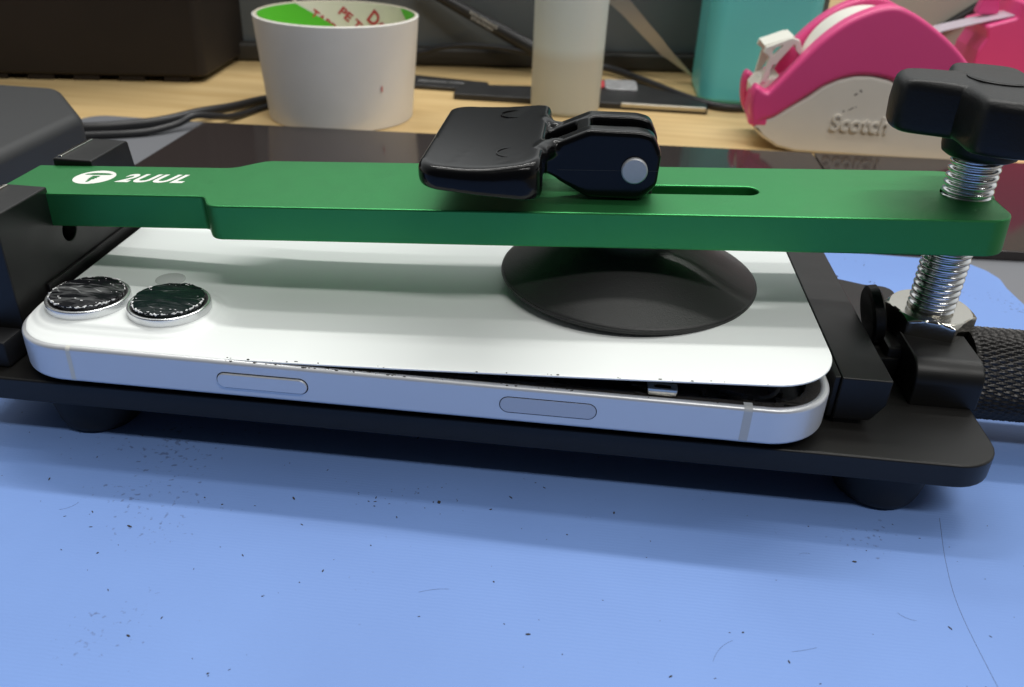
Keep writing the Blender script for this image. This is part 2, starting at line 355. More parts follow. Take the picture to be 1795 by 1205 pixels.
# knurled adjusting knob, axis along x
def knurl(t, z):
    a = 2*PI*z/3.4; n = 52
    s1_ = abs(((n*t+a*1.0)/(2*PI)) % 1-.5)*2; s2_ = abs(((n*t-a*1.0)/(2*PI)) % 1-.5)*2
    e = min(1, (z+.01)/1.2)
    return 9.5+e*.3+.5*max(0, min(s1_, s2_)-.15)*1.1*e
zs = [k*.2 for k in range(0, 190)]
kb = revolve(knurl, zs, 52*6)
from_bm('knurled_knob', kb, M['blk_knurl'], FX, Matrix.Translation((196.2, 38, -1.9)) @ Matrix.Rotation(PI/2, 4, 'Y'), smooth=25)
from_bm('lead_screw', lathe([(4, 0), (4, 26)], 32), M['blk_anod'], FX, Matrix.Translation((173, 38, -.6)) @ Matrix.Rotation(PI/2, 4, 'Y'))

# ---- green pressure bar in its own slanted frame (u along, v across, w up; w=0 is the top face)
th, ya = math.atan(.0508), R(1.15)
ex = Vector((math.cos(ya)*math.cos(th), math.sin(ya)*math.cos(th), math.sin(th)))
ez = Vector((-math.sin(th)*math.cos(ya), -math.sin(th)*math.sin(ya), math.cos(th))); ey = ez.cross(ex)
BX = Matrix((ex, ey, ez)).transposed().to_4x4(); BX.translation = Vector((0, 38.6, 27.3))
out = rpoly([(-14.5, -9.5, .6), (32.2, -9.5, 1.6), (35.2, -15, 3.5), (193, -15, 5), (193, 15, 6), (37.5, 15, 5), (31.5, 9.4, 5), (-14.5, 9.4, .6)], .6, 8)
slot = rpoly([(113, -2.9), (147, -2.9), (147, 2.3), (113, 2.3)], 2.59, 10)
hole = circ(188.6, .2, 5.3, 40)
bar = plate('pressure_bar', [out, slot, hole], -7.4, 0, .35, M['green'], FX, 1, BX, 18)
from_bm('side_pin', lathe([(2.45, -9.5), (2.3, -5.0), (1.7, -4.4), (.3, -4.1)], 32), M['steel'], jaw, Matrix.Translation((0, 34.3, 17.0)) @ Matrix.Rotation(PI/2, 4, 'Y'))
# printed mark and lettering on the bar
lg = circ(2.9, 1.3, 4.5, 56)
def P2(pts, k=1): return [(2.9+a*k, 1.3+b*k) for a, b in pts]
tbar = P2([(-3.1, 1.5), (-2.9, 2.2), (-1.6, 2.75), (.2, 2.9), (2.0, 2.7), (3.3, 2.0), (2.7, 1.55), (1.0, 1.45), (-1.2, 1.45)])
shaft = P2([(-1.0, .9), (1.0, 1.0), (.75, .45), (1.2, .2), (.6, -.15), (1.0, -.6), (.45, -.9), (.75, -1.35), (.2, -1.7), (.2, -2.9), (-.25, -3.4), (-.6, -2.8), (-.55, -1.8), (-1.0, -1.5), (-.6, -1.1), (-1.1, -.75), (-.7, -.35), (-1.1, 0), (-.7, .4)])
plate('printed_emblem', [lg, tbar, shaft], .012, .03, 0, M['white_ink'], bar, 0, BX)
from_bm('printed_lettering', text_bm('2UUL', (8.9, -1.7, 24.4, 3.9), .012, .02, .36, .32, BX, 1.1), M['white_ink'], bar)

# ---- suction cup and its cam lever
cupP = [(25.0, 10.6), (27.0, 11.6), (28.1, 12.1), (28.45, 12.5), (28.35, 12.9), (28.05, 12.95), (27.95, 13.2), (27.6, 13.45), (24.2, 15.0), (20.5, 16.8), (17.2, 18.5), (14.2, 19.9), (11.5, 20.8), (10.2, 21.6), (9.8, 23), (9.8, 26.2)]
cup = from_bm('suction_cup', lathe(cupP, 128, (122.2, 44.4)), M['blk_rub'], FX, smooth=50)
def curlpad():
    o = rpoly([(79.6, -22.6, 5), (91, -24.2, 30), (103.2, -22.8, 4.5), (103.4, 22.8, 4), (91, 24.0, 30), (80.2, 22.8, 5)], 4, 12)
    # dense rounded slab
    bm = bmesh.new(); N = len(o); cx, cy = 91.5, 0
    lay = []
    def ring(s, w_):
        vs = []
        for x, y in o:
            d = Vector((x-cx, y-cy)); L = d.length; d2 = d*max(0, (L-s)/L) if s < 4 else d*(1-s)
            vs.append(bm.verts.new((cx+d2.x, cy+d2.y, w_)))
        return vs
    steps = [(1.6, 0), (.75, .28), (.2, 1.0), (0, 2.0), (0, 3.4), (.2, 4.5), (.7, 5.2), (1.5, 5.6), (2.6, 5.62)]
    rings = [ring(s, w_) for s, w_ in steps]
    inner = []
    for k in (.85, .7, .55, .4, .25, .12, .04):
        vs = []
        for x, y in o:
            d = Vector((x-cx, y-cy)); L = d.length; d = d*((L-2.6)/L)*k; vs.append(bm.verts.new((cx+d.x, cy+d.y, 5.62)))
        inner.append(vs)
    rings += inner
    for a, b in zip(rings, rings[1:]):
        for k in range(N): bm.faces.new((a[k], a[(k+1) % N], b[(k+1) % N], b[k]))
    bm.faces.new(rings[0][::-1]); bm.faces.new(rings[-1])
    for v in bm.verts:
        x, y, z = v.co; t = (x-79)/25; top = z/5.6
        v.co.z = 5.9+z - (1-top)*(1.9*t*t) + top*(.10-.9*math.sin(PI*min(1, max(0, t)))*.6 + .9*t**4) + (1-top)*.9*(1-t)
    return bm
mk = []
for mx_, my_ in ((95.2, 15.2), (97.0, -13.2)):
    mk.append(lathe([(3.05, 11.0), (3.05, 11.42), (2.85, 11.42), (2.85, 11.0)], 36, (mx_, my_), False))
ckp = [(104.6, 5.0, .5), (106, 3.8, .5), (111.6, .55, 2), (122.4, .15, 3.4), (125.4, 3.2, 2.5), (126, 9.5, 2), (124.3, 13.3, 2.2), (121.5, 14.0, 3), (111.8, 14.3, 2), (104.6, 11.4, .5)]
def rib(sy):
    return sweep(spl([(100.6, sy*19.5, 9.4), (101.6, sy*16, 10.0), (102.2, sy*12, 10.4), (102.8, sy*8.8, 10.5), (104.4, sy*6.6, 10.2), (107, sy*5.6, 9.9)], 8), [1.0]*8+[1.5]*8+[1.9]*16+[2.1]*9, 16)
def tongue(y0, y1):
    return plate_mesh([rpoly([(100.5, 7.0), (105.5, 4.4), (107, 4.2), (107, 12.0), (104.6, 11.2), (102.5, 10.9), (100.5, 9.8)], .5, 4)], y0, y1, .5, 3, XZ)
def moulded(bms, vox, it):
    me = bpy.data.meshes.new('m'); bm = join(bms); bmesh.ops.recalc_face_normals(bm, faces=bm.faces); bm.to_mesh(me); bm.free()
    ob = bpy.data.objects.new('m', me); C.objects.link(ob)
    m1 = ob.modifiers.new('r', 'REMESH'); m1.mode = 'VOXEL'; m1.voxel_size = vox
    m2 = ob.modifiers.new('s', 'SMOOTH'); m2.factor = .5; m2.iterations = it
    bpy.context.view_layer.update(); me2 = bpy.data.meshes.new_from_object(ob.evaluated_get(bpy.context.evaluated_depsgraph_get()))
    bpy.data.objects.remove(ob); out_ = bmesh.new(); out_.from_mesh(me2); return out_
web = plate_mesh([rpoly([(109.2, 2.5), (112, 1.4), (112.0, 14.15), (109.2, 13.2)], .2, 2)], -3.6, 3.6, 0, 1, XZ)
lv = from_bm('cam_lever', moulded([curlpad(), rib(-1), rib(1), tongue(-8.0, -3.2), tongue(3.2, 8.0), plate_mesh([rpoly(ckp, 1, 6)], -8.0, -3.2, .75, 3, XZ), plate_mesh([rpoly(ckp, 1, 6)], 3.2, 8.0, .75, 3, XZ), web], .28, 14), M['blk_gloss'], FX, BX, smooth=80)
for b_ in mk: from_bm('moulded_ring', b_, M['blk_gloss'], lv, BX)
from_bm('cam_stem', join([plate_mesh([rpoly([(116, -7), (125, -7), (125, 9), (116, 9)], 1.5, 4)], -2.6, 2.6, .3, 2, XZ)]), M['gap'], lv, BX)
from_bm('pivot_pin', lathe([(2.35, -9.0), (2.6, -8.75), (2.6, 8.75), (2.35, 9.0)], 48), M['pin'], lv, BX @ Matrix.Translation((120.8, 0, 6.5)) @ Matrix.Rotation(PI/2, 4, 'X'))
from_bm('mould_line', join([box(105.6, -8.03, 6.30, 118.2, -7.98, 6.38), box(123.4, -8.03, 6.30, 125.5, -7.98, 6.38)]), M['blk_case'], lv, BX)

# ---- threaded rod, nut and star knob
RX, RY = 188.2, 42.2
def thread(t, z):
    f = ((z/1.5)-t/(2*PI)) % 1; tri = 1-abs(2*f-1)
    return 4.25+.6*(.5-.5*math.cos(PI*min(1, tri*1.25)))
rod = from_bm('threaded_rod', revolve(thread, [4+k*.125 for k in range(0, 352)], 64), M['zinc'], FX, Matrix.Translation((RX, RY, 0)), smooth=60)
def hexr(t, z):
    a = (t+R(14)) % (PI/3)-PI/6; h = 8.3/math.cos(a)
    lim = 9.1+min(z-6.0, 1.0)*.7 if z < 7 else (9.9 if z < 10.2 else 9.9-(z-10.2)*1.5)
    return min(h, lim)
zz = [6, 6.4, 6.8, 7.2, 9, 9.8, 10.2, 10.5, 10.8, 11.1, 11.4]
nb = revolve(hexr, zz, 96, True)
from_bm('hex_nut', nb, M['steel'], FX, Matrix.Translation((RX, RY, 0)), smooth=40)
def star(t):
    a = (t-R(-9)) % (PI/2)-PI/4; q = abs(a)/(PI/4)     # q=1 on a lobe, 0 in a notch
    c = (t-R(-9)) % (PI/2); c = min(c, PI/2-c)           # angle from lobe axis
    # lobe = capsule of half width 6.6 reaching 20.5 ; notch fillet radius
    hw = 6.7; rt = 18.6
    x = rt if math.tan(c)*rt <= hw*.55 else None
    lob = (rt**-9+(hw/max(math.sin(c), 1e-3))**-9)**(-1/9)
    k = 3.6; core = 9.8
    r = (lob**k+core**k)**(1/k)
    return r*.985
def knob(t, z):
    return star(t)
prof_k = [(49.3, -2.2), (49.35, -1.3), (49.7, -.5), (50.4, -.1), (51.5, 0), (54, .15), (57.2, 0), (58.2, -.2), (58.9, -.7), (59.3, -1.5), (59.45, -2.6)]
bm = bmesh.new(); N = 240; rings = []
for z, d in prof_k:
    rings.append([bm.verts.new(((star(2*PI*k/N)+d)*math.cos(2*PI*k/N), (star(2*PI*k/N)+d)*math.sin(2*PI*k/N), z)) for k in range(N)])
for f_, zt in ((.8, 59.6), (.6, 59.7), (.5, 59.72)):
    rings.append([bm.verts.new((f_*(star(2*PI*k/N)-2.6)*math.cos(2*PI*k/N), f_*(star(2*PI*k/N)-2.6)*math.sin(2*PI*k/N), zt)) for k in range(N)])
for a, b in zip(rings, rings[1:]):
    for k in range(N): bm.faces.new((a[k], a[(k+1) % N], b[(k+1) % N], b[k]))
bm.faces.new(rings[0][::-1]); bm.faces.new(rings[-1])
KX = Matrix.Translation((RX, RY, 0))
sk = from_bm('star_knob', join([bm, lathe([(6.2, 44.9), (7.0, 45.4), (7.3, 46.5), (7.6, 49.8)], 64)]), M['blk_knob'], FX, KX, smooth=50)
from_bm('knob_cap', lathe([(6.3, 59.4), (6.3, 59.95), (6.0, 60.15), (0.2, 60.2)], 64), M['blk_knob'], sk, KX, smooth=50)

# ------------------------------------------------------------------ the phone
L, W, CR = 160.9, 77.8, 13.0
PH = thing('mobile_phone', (L/2, W/2, 0), 'white mobile phone face down in the clamp, back glass lifted, two shattered camera lenses', 'phone')
fr = plate('frame', [rrect(0, 0, L, W, CR, 20), rrect(1.7, 1.7, L-1.7, W-1.7, CR-1.7, 20)], 0, 7.8, .85, M['alu'], PH, 4)
plate('screen', [rrect(1.2, 1.2, L-1.2, W-1.2, CR-1.2, 16)], -.01, 2.2, 0, M['inner'], PH)
ins = plate('inside', [rrect(1.65, 1.65, L-1.65, W-1.65, CR-1.7, 16)], 2.2, 5.4, 0, M['inner'], PH)
plate('adhesive_rim', [rrect(1.6, 1.6, L-1.6, W-1.6, CR-1.6, 20), rrect(4.2, 3.4, L-4.6, W-4.2, CR-3.8, 20)], 5.41, 7.35, .25, M['foam'], PH)
# components glimpsed in the gap
cmp_ = []
for k in range(60):
    x = rnd.uniform(60, 152); y = rnd.uniform(4.2, 16); s = rnd.uniform(.8, 5)
    cmp_.append(box(x, y, 5.35, x+s, y+rnd.uniform(.6, 2), 5.5+rnd.uniform(.1, .9), .08, 1))
from_bm('circuit_parts', join(cmp_), M['foam'], ins)
from_bm('steel_clip', plate_mesh([rrect(125.6, 1.9, 131.2, 4.4, .4), rpoly([(127, 2.6), (129.9, 2.6), (129.9, 3.7), (127, 3.7)], .4)], 7.6, 9.0, .1, 1), M['steel'], ins)
from_bm('flex_cable', sweep(spl([(140, 8, 6), (144, 5.2, 7), (148, 5.6, 6.8), (150.5, 8.5, 7.2), (151, 14, 6.2)], 8), .5, 8), M['gap'], ins)
sd = []
for k in range(26):
    x = rnd.uniform(70, 152); y = rnd.uniform(1.9, 4.5); q = [Vector((x+rnd.uniform(-1, 1)*j, y+rnd.uniform(-.6, .8), 7.5+rnd.uniform(-.1, .5)*(j % 2))) for j in range(5)]
    sd.append(sweep(spl(q, 4), rnd.uniform(.05, .13), 6))
from_bm('torn_adhesive', join(sd), M['foam'], ins)
# back glass, bent upward towards the right end, camera plateau rising at the left
def pill(x, y):
    t = min(1, max(0, (x-11.3)/17.3)); return math.hypot(x-(11.3+17.3*t), y-16.0)
def sst(a, b, x): t = min(1, max(0, (x-a)/(b-a))); return t*t*(3-2*t)
def lift(x): return 0 if x < 45 else 5.4*((x-45)/114)**1.18
def ztop(x, y):
    d = pill(x, y)
    return 7.95+lift(x)+.50*(1-sst(9.9, 11.4, d))+.70*(1-sst(8.5, 9.9, d)) + .12*(1-sst(11.4, 13.5, d))
def sheet():
    x0, x1, y0, y1, r = .85, L-.85, .85, W-.85, CR-.85
    xs = []
    for k in range(14): xs.append(x0+r*(1-math.cos(k/14*PI/2)))
    x = x0+r
    while x < 46: xs.append(x); x += .4
    while x < x1-r: xs.append(x); x += 1.5
    for k in range(15): xs.append(x1-r+r*math.sin(k/14*PI/2))
    def span(x):
        d = max(x0+r-x, x-(x1-r), 0); return r-math.sqrt(max(0, r*r-d*d))
    bm = bmesh.new(); top = []; bot = []
    ts = [0, .004, .012]+[.02+.48*(k/90) for k in range(91)]+[.5+.48*(k/40) for k in range(1, 41)]+[.988, .996, 1]
    for x in xs:
        s = span(x); a = y0+s; b = y1-s
        ra, rb = [], []
        for t in ts:
            y = a+(b-a)*t; e = min(y-a, b-y)*.9+.0; dr = .12 if t in (0, 1) else 0
            z = ztop(x, y); ra.append(bm.verts.new((x, y, z-dr))); rb.append(bm.verts.new((x, y, 7.95+lift(x)-.38)))
        top.append(ra); bot.append(rb)
    for i in range(len(xs)-1):
        for j in range(len(ts)-1):
            bm.faces.new((top[i][j], top[i+1][j], top[i+1][j+1], top[i][j+1])); bm.faces.new((bot[i][j], bot[i][j+1], bot[i+1][j+1], bot[i+1][j]))
        bm.faces.new((top[i][0], bot[i][0], bot[i+1][0], top[i+1][0])); bm.faces.new((top[i][-1], top[i+1][-1], bot[i+1][-1], bot[i][-1]))
    for j in range(len(ts)-1):
        bm.faces.new((top[0][j], top[0][j+1], bot[0][j+1], bot[0][j])); bm.faces.new((top[-1][j], bot[-1][j], bot[-1][j+1], top[-1][j+1]))
    bmesh.ops.remove_doubles(bm, verts=bm.verts, dist=1e-4)
    return bm
bc = from_bm('back_glass', sheet(), M['glass_white'], PH, smooth=45)
for i, cx in enumerate((11.1, 28.4)):
    lr = from_bm('lens_ring', lathe([(8.15, 8.9), (8.2, 10.7), (8.05, 10.95), (7.75, 11.02), (7.55, 10.95), (7.35, 10.55), (6.9, 10.5)], 96, (cx, 16.0), False), M['ring'], PH, smooth=50)
    tag(lr, 'camera ring holding the greyish shattered lens, nearest the left jaw' if i == 0 else 'camera ring holding the dark greenish cracked lens, beside the flash')
    from_bm('ring_gasket', lathe([(7.52, 10.4), (7.45, 10.85), (6.9, 10.75), (6.5, 10.5)], 96, (cx, 16.0)), M['gap'], lr)
    # cracked glass disc, domed and uneven, with a jagged outline
    bm = bmesh.new(); N = 120; rings = []
    for q in [0.02, .15, .3, .45, .6, .72, .82, .9, .96, 1.0]:
        rg = []
        for k in range(N):
            a = 2*PI*k/N; rj = 7.05+.30*noise.noise(Vector((math.cos(a)*3+i*9, math.sin(a)*3, 2)))+.16*noise.noise(Vector((math.cos(a)*11, math.sin(a)*11, i*3)))
            x, y = cx+rj*q*math.cos(a), 16+rj*q*math.sin(a)
            h = 11.75+.5*(1-q*q)+.10*noise.noise(Vector((x*.5, y*.5, i)))
            rg.append(bm.verts.new((x, y, h)))
        rings.append(rg)
    rings.append([bm.verts.new((v.co.x, v.co.y, 10.7)) for v in rings[-1]])
    for a_, b_ in zip(rings, rings[1:]):
        for k in range(N): bm.faces.new((a_[k], b_[k], b_[(k+1) % N], a_[(k+1) % N]))
    bm.faces.new(rings[0])
    from_bm('lens_glass', bm, M['lens1' if i == 0 else 'lens2'], lr, smooth=35)
    # chipped white glass edge, broken bits
    sb = []
    pts = []; segs = ((150, 345), (20, 75), (95, 120)) if i == 0 else ((185, 372), (60, 88), (130, 150))
    for a0, a1 in segs:
        pts = []; rr_ = []
        n = int((a1-a0)/3)
        for k in range(n+1):
            a = R(a0+(a1-a0)*k/n); rj = 7.0+.30*noise.noise(Vector((math.cos(a)*3+i*9, math.sin(a)*3, 2)))+.22*rnd.uniform(-1, 1)
            pts.append(Vector((cx+rj*math.cos(a), 16+rj*math.sin(a), 11.62+rnd.uniform(-.12, .12))))
            rr_.append(max(.03, .14+.11*rnd.uniform(-1, 1)) if 0 < k < n else .03)
        sb.append(sweep(pts, rr_, 6))
    for k in range(16):
        a = rnd.uniform(0, 2*PI); rj = 7*math.sqrt(rnd.uniform(.3, 1)); x, y = cx+rj*math.cos(a), 16+rj*math.sin(a); s = rnd.uniform(.05, .16)
        b = bmesh.new(); bmesh.ops.create_icosphere(b, subdivisions=1, radius=s)
        b.transform(Matrix.Translation((x, y, 11.8+.5*(1-(rj/7)**2))) @ Matrix.Diagonal((1+rnd.random()*2, 1, .6, 1))); sb.append(b)
    from_bm('chipped_edge', join(sb), M['shard'], lr, smooth=20)
from_bm('flash_window', lathe([(3.2, 7.9), (3.2, 8.02), (3.0, 8.06), (.1, 8.07)], 48, (21.0, 31.6)), mat('flash_grey', (.50, .52, .51), .2), PH)
# side buttons and antenna bands on the near edge
def side_pill(x0, x1, zc, h, y0, y1, bev, m, name, par):
    return plate(name, [rpoly([(x0, zc-h/2), (x1, zc-h/2), (x1, zc+h/2), (x0, zc+h/2)], h/2-.01, 10)], y0, y1, bev, m, par, 2, XZ)
pb = side_pill(44.3, 61.8, 3.75, 3.1, -.42, .2, .18, M['alu'], 'side_button', PH)
side_pill(44.08, 62.02, 3.75, 3.54, -.012, .1, 0, M['gap'], 'button_gap', pb)
cb = side_pill(98.7, 116.6, 3.95, 3.25, -.06, .2, .02, M['ctl'], 'touch_button', PH)
side_pill(98.52, 116.78, 3.95, 3.6, -.012, .1, 0, M['gap'], 'button_gap', cb)
def band(x0, x1, slant=0):
    pr = [(2.0, 7.815)]
    for k in range(9): a = PI/2*k/8; pr.append((.85-.868*math.sin(a), 6.95+.868*math.cos(a)))
    for k in range(9): a = PI/2*k/8; pr.append((.85-.868*math.cos(a), .85-.868*math.sin(a)))
    bm = bmesh.new(); A = [bm.verts.new((x0+slant*(1-z/7.8), y, z)) for y, z in pr]; B = [bm.verts.new((x1+slant*(1-z/7.8), y, z)) for y, z in pr]
    for k in range(len(pr)-1): bm.faces.new((A[k], B[k], B[k+1], A[k+1]))
    return bm
from_bm('antenna_band', band(14.5, 15.4), mat('pale_band', (.66, .65, .58), .5), PH)
from_bm('antenna_band', band(143.2, 144.8), M['alu_band'], PH)
# crumbs of torn black adhesive along the opened seam
cr_ = []
for k in range(110):
    x = rnd.triangular(40, 152, 62); y = rnd.uniform(.5, 1.5); z = 7.75
    if rnd.random() < .15: x = rnd.uniform(45, 150); y = rnd.uniform(.85, 1.3); z = 7.95+lift(x)
    s = rnd.uniform(.05, .2); b = bmesh.new(); bmesh.ops.create_icosphere(b, subdivisions=1, radius=s)
    b.transform(Matrix.Translation((x, y, z)) @ Matrix.Diagonal((1+2*rnd.random(), 1, .6, 1))); cr_.append(b)
tag(from_bm('adhesive_crumbs', join(cr_), M['speck'], PH, smooth=0), kind='stuff')

# ------------------------------------------------------------------ debris on the mat
db = []
def speck(x, y, s, z=MZ):
    b = bmesh.new(); bmesh.ops.create_icosphere(b, subdivisions=1, radius=s)
    b.transform(Matrix.Translation((x, y, z+s*.3)) @ Matrix.Rotation(rnd.uniform(0, 6), 4, 'Z') @ Matrix.Diagonal((1+rnd.random()*2.5, 1, .5, 1))); db.append(b)
for k in range(170):
    speck(rnd.uniform(-20, 215), rnd.uniform(-62, 20), rnd.choice((.05, .06, .08, .10, .12, .16)))
for k in range(30): speck(rnd.gauss(82, 7), rnd.gauss(-5, 2.5), rnd.choice((.06, .08, .12)))
for k in range(40): speck(rnd.gauss(192, 12), rnd.gauss(110, 12), rnd.choice((.1, .15, .2)))
for x, y, s in ((88, -5, .38), (122, -3, .2), (166, -10, .22), (60, -8, .2), (108, -35, .2), (45, -44, .2), (148, -63, .4), (33, -20, .2)): speck(x, y, s)
for k in range(9):
    x, y, a = rnd.uniform(10, 200), rnd.uniform(-58, 5), rnd.uniform(0, 6.3); l = rnd.uniform(1, 6); c = rnd.uniform(-.6, .6)
    p = [Vector((x+l*t*math.cos(a+c*t), y+l*t*math.sin(a+c*t), MZ+.03)) for t in (0, .25, .5, .75, 1)]
    db.append(sweep(spl(p, 4), (.016), 5))
db.append(sweep(spl([(186, 5, MZ+.01), (183, -8, MZ+.01), (181.5, -20, MZ+.01), (182, -38, MZ+.01)], 10), .03, 5))
tag(from_bm('dust_specks', join(db), M['speck'], smooth=0), 'dark dust specks, crumbs and short fibres scattered over the blue mat', 'debris', kind='stuff')

# ------------------------------------------------------------------ background things
# tape roll standing on end
TR = thing('packing_tape_roll', (-10.3, 277, TZ), 'wide roll of white tape standing on end, green and white core with red print', 'tape roll')
tcx, tcy, tz0, tz1 = -10.3, 277, TZ+.05, 26.6
def tw(z): return 34.3+3.6*((z-tz0)/(tz1-tz0))
from_bm('tape_body', lathe([(33.2, tz0), (tw(tz0), tz0+.3)]+[(tw(tz0+k*4), tz0+k*4) for k in range(1, 11)]+[(tw(tz1)-.1, tz1-.4), (tw(tz1)-.7, tz1-.05)], 128, (tcx, tcy), False), M['tape_white'], TR, smooth=60)
cr2 = from_bm('tape_core', lathe([(tw(tz1)-1.7, tz1-.3), (tw(tz1)-1.8, tz1-1), (32.2, tz0+.5)], 128, (tcx, tcy), False), M['tape_core'], TR, smooth=60)
from_bm('core_rim', lathe([(tw(tz1)-.75, tz1-.1), (tw(tz1)-1.2, tz1+.1), (tw(tz1)-1.5, tz1+.05), (tw(tz1)-1.72, tz1-.3)], 128, (tcx, tcy), False), M['tape_rim'], TR, smooth=60)
def wrap(bm, off=.12):     # (a mm along the circumference, z) -> inner wall of the core
    for v in bm.verts:
        a, z, t = v.co; f = (z-tz0)/(tz1-tz0); r = 32.2+3.9*f-off-t*.05
        q = PI/2-a/35; v.co = Vector((tcx+r*math.cos(q), tcy+r*math.sin(q), z))
    return bm
def strip(poly, m, nm):    # poly rows: (z, a0, a1)
    bm = bmesh.new(); rows = []
    for z, a0, a1 in poly: rows.append([bm.verts.new((a0+(a1-a0)*k/30, z, 0)) for k in range(31)])
    for a, b in zip(rows, rows[1:]):
        for k in range(30): bm.faces.new((a[k], a[k+1], b[k+1], b[k]))
    return from_bm(nm, wrap(bm, .06), m, cr2, smooth=60)
strip([(26.0, -62, -30), (20, -62, -20), (14, -62, -10), (8, -62, -2), (0, -62, 8), (-10, -60, 18)], M['tgreen'], 'green_print')
strip([(26.0, 26, 58), (20, 34, 60), (14, 42, 62), (8, 50, 64)], M['tgreen'], 'green_print')
tb = []
for txt, a, z, s, ro in (('TAPE', -22, 23.5, 4.2, -38), ('PE TAPE', -8, 24.5, 4.4, -40), ('D', 7, 23.0, 7, -38), ('OPP', 12, 19, 4.5, -38), ('D', 24, 16, 4, -30), ('TAPE', -34, 6, 3, -40)):
    b = text_bm(txt, (0, -s/2, s*.78*len(txt), s/2), 0, .5, .3)
    bmesh.ops.subdivide_edges(b, edges=[e for e in b.edges if e.calc_length() > 1.5], cuts=1)
    b.transform(Matrix.Translation((a, z-2, 0)) @ Matrix.Rotation(R(ro), 4, 'Z')); wrap(b, .2)
    tb.append(b)
from_bm('red_print', join(tb), M['red_ink'], cr2, smooth=0)
b = bmesh.new(); bmesh.ops.create_circle(b, cap_ends=True, radius=1.0, segments=12)
b.transform(Matrix.Translation((tcx+36.2*math.sin(R(47)), tcy-36.2*math.cos(R(47)), -1)) @ Matrix.Rotation(R(47), 4, 'Z') @ Matrix.Rotation(PI/2, 4, 'X') @ Matrix.Rotation(R(30), 4, 'Y') @ Matrix.Diagonal((.6, 1.5, 1, 1)))
from_bm('red_smudge', b, M['red_ink'], TR, smooth=0)

# frosted bottle
BT = thing('plastic_bottle', (97, 314, TZ), 'tall frosted white plastic bottle standing behind the black lever', 'bottle')
from_bm('bottle_body', lathe([(16.4, TZ+.05), (17.4, TZ+.8), (17.7, TZ+3), (18.0, 20), (18.6, 60), (18.6, 100), (16, 112), (8, 118), (7, 122)], 96, (97, 314)), M['bottle'], BT, smooth=60)
from_bm('bottle_cap', lathe([(8.5, 121), (8.5, 134), (7.5, 135)], 48, (97, 314)), M['ivory2'], BT)

# teal container
tl = plate('teal_container', [rrect(168, 345, 226, 400, 9)], TZ+.05, 95, 3, M['teal'], None, 4)
tag(tl, 'teal plastic container with rounded corners standing left of the pink dispenser', 'container')

# big dark case, upper left
DC = thing('dark_storage_case', (-150, 350, TZ), 'large brownish black case with notched bottom edge, upper left corner', 'case')
from_bm('case_body', plate_mesh([rpoly([(-330, 272), (-96, 317), (-101, 420), (-330, 420)], 5, 6)], TZ+3, 150, 2, 3), M['brn_case'], DC)
ft = []
for k in range(9):
    x = -300+k*23.2; ft.append(box(x, 0, TZ+.05, x+13.5, 6, TZ+3.2, .8, 2, Matrix.Translation((0, 272.6, 0)) @ Matrix.Rotation(math.atan2(45, 234), 4, 'Z') @ Matrix.Translation((330-0, 0, 0)) if False else Matrix.Translation((-330, 273.5, 0)) @ Matrix.Rotation(math.atan2(45, 234), 4, 'Z') @ Matrix.Translation((330, 0, 0))))
ft.append(box(-320, 340, TZ+.05, -106, 410, TZ+3.2, .5))
from_bm('case_feet', join(ft), M['brn_case'], DC)

# black device housing beside the clamp's left end
bx_ = plate('instrument_housing', [rpoly([(-150, 60, 4), (-42, 60, 4), (-42, 112, 8), (-66, 141, 8), (-150, 141, 8)], 6)], TZ+1.65, 20, 3.2, M['blk_case'], None, 5)
tag(bx_, 'black plastic device with one cut-off corner, behind the left end of the green bar', 'device')

# tape dispensers
def Dp(pts, r=3): return rpoly([(a, b, r) for a, b in pts], r, 6)
D1 = thing('tape_dispenser', (230, 287, TZ), 'pink and ivory desktop tape dispenser with raised lettering, white cutter and a roll inside', 'tape dispenser')
wave = [(184.0, -9.2), (187.5, -7.0), (193, -4.5), (199, .2), (205, 5.0), (211, 9.8), (217, 13.2), (224, 15.4), (231, 15.8), (239, 14.6), (247, 11.2), (256, 5.0), (266, -3), (278, -9)]
base = [(185.0, -10.5)]+wave+[(282, -10), (283, -18), (280, TZ+.1), (205, TZ+.1), (196.5, -18.2), (189.0, -14.0)]
from_bm('ivory_base', plate_mesh([rpoly([(a, b, 1) for a, b in base], 1, 3)], 262.6, 300.4, 1.6, 4, XZ), M['ivory'], D1)
top_near = [(184.6, -9.6), (182.2, -4), (181.4, 4), (183.2, 8.4), (187.5, 6.5), (190, 8), (199, 19.7), (208.4, 31.0), (218.5, 39.2), (231.4, 44.4), (241.1, 42.7), (254.8, 35.2), (266.8, 26.2), (277.2, 14.9), (283, 2), (283, -10)]+wave[::-1][1:-1]
def smooth2(pts, n=5):
    N = len(pts); o = []
    for i in range(N):
        a, b, c, d = (Vector(pts[(i+j-1) % N]) for j in range(4))
        for k in range(n): t = k/n; v = .5*((2*b)+(c-a)*t+(2*a-5*b+4*c-d)*t*t+(3*b-3*c+d-a)*t**3); o.append((v.x, v.y))
    return o
tn = smooth2(top_near)
from_bm('pink_side_wall', plate_mesh([tn], 261.8, 272, 2.2, 5, XZ), M['pink'], D1)
from_bm('pink_side_wall', plate_mesh([tn], 292, 301.2, 2.2, 5, XZ), M['pink'], D1)
inner = [(187, -8), (184.5, 0), (196, 8), (206, 15), (214, 20), (240, 30), (262, 20), (276, 2), (280, -8)]
from_bm('pink_floor', plate_mesh([rpoly([(a, b, 2) for a, b in inner], 2, 4)], 270, 294, 0, 1, XZ), M['pink'], D1)
from_bm('pink_nose', plate_mesh([rpoly([(182, 262.4, 2.5), (190, 262.4, .5), (190, 300.6, .5), (184.5, 300.6, 7)], 2, 8)], -9.0, 3.5, 1.2, 4), M['pink'], D1)
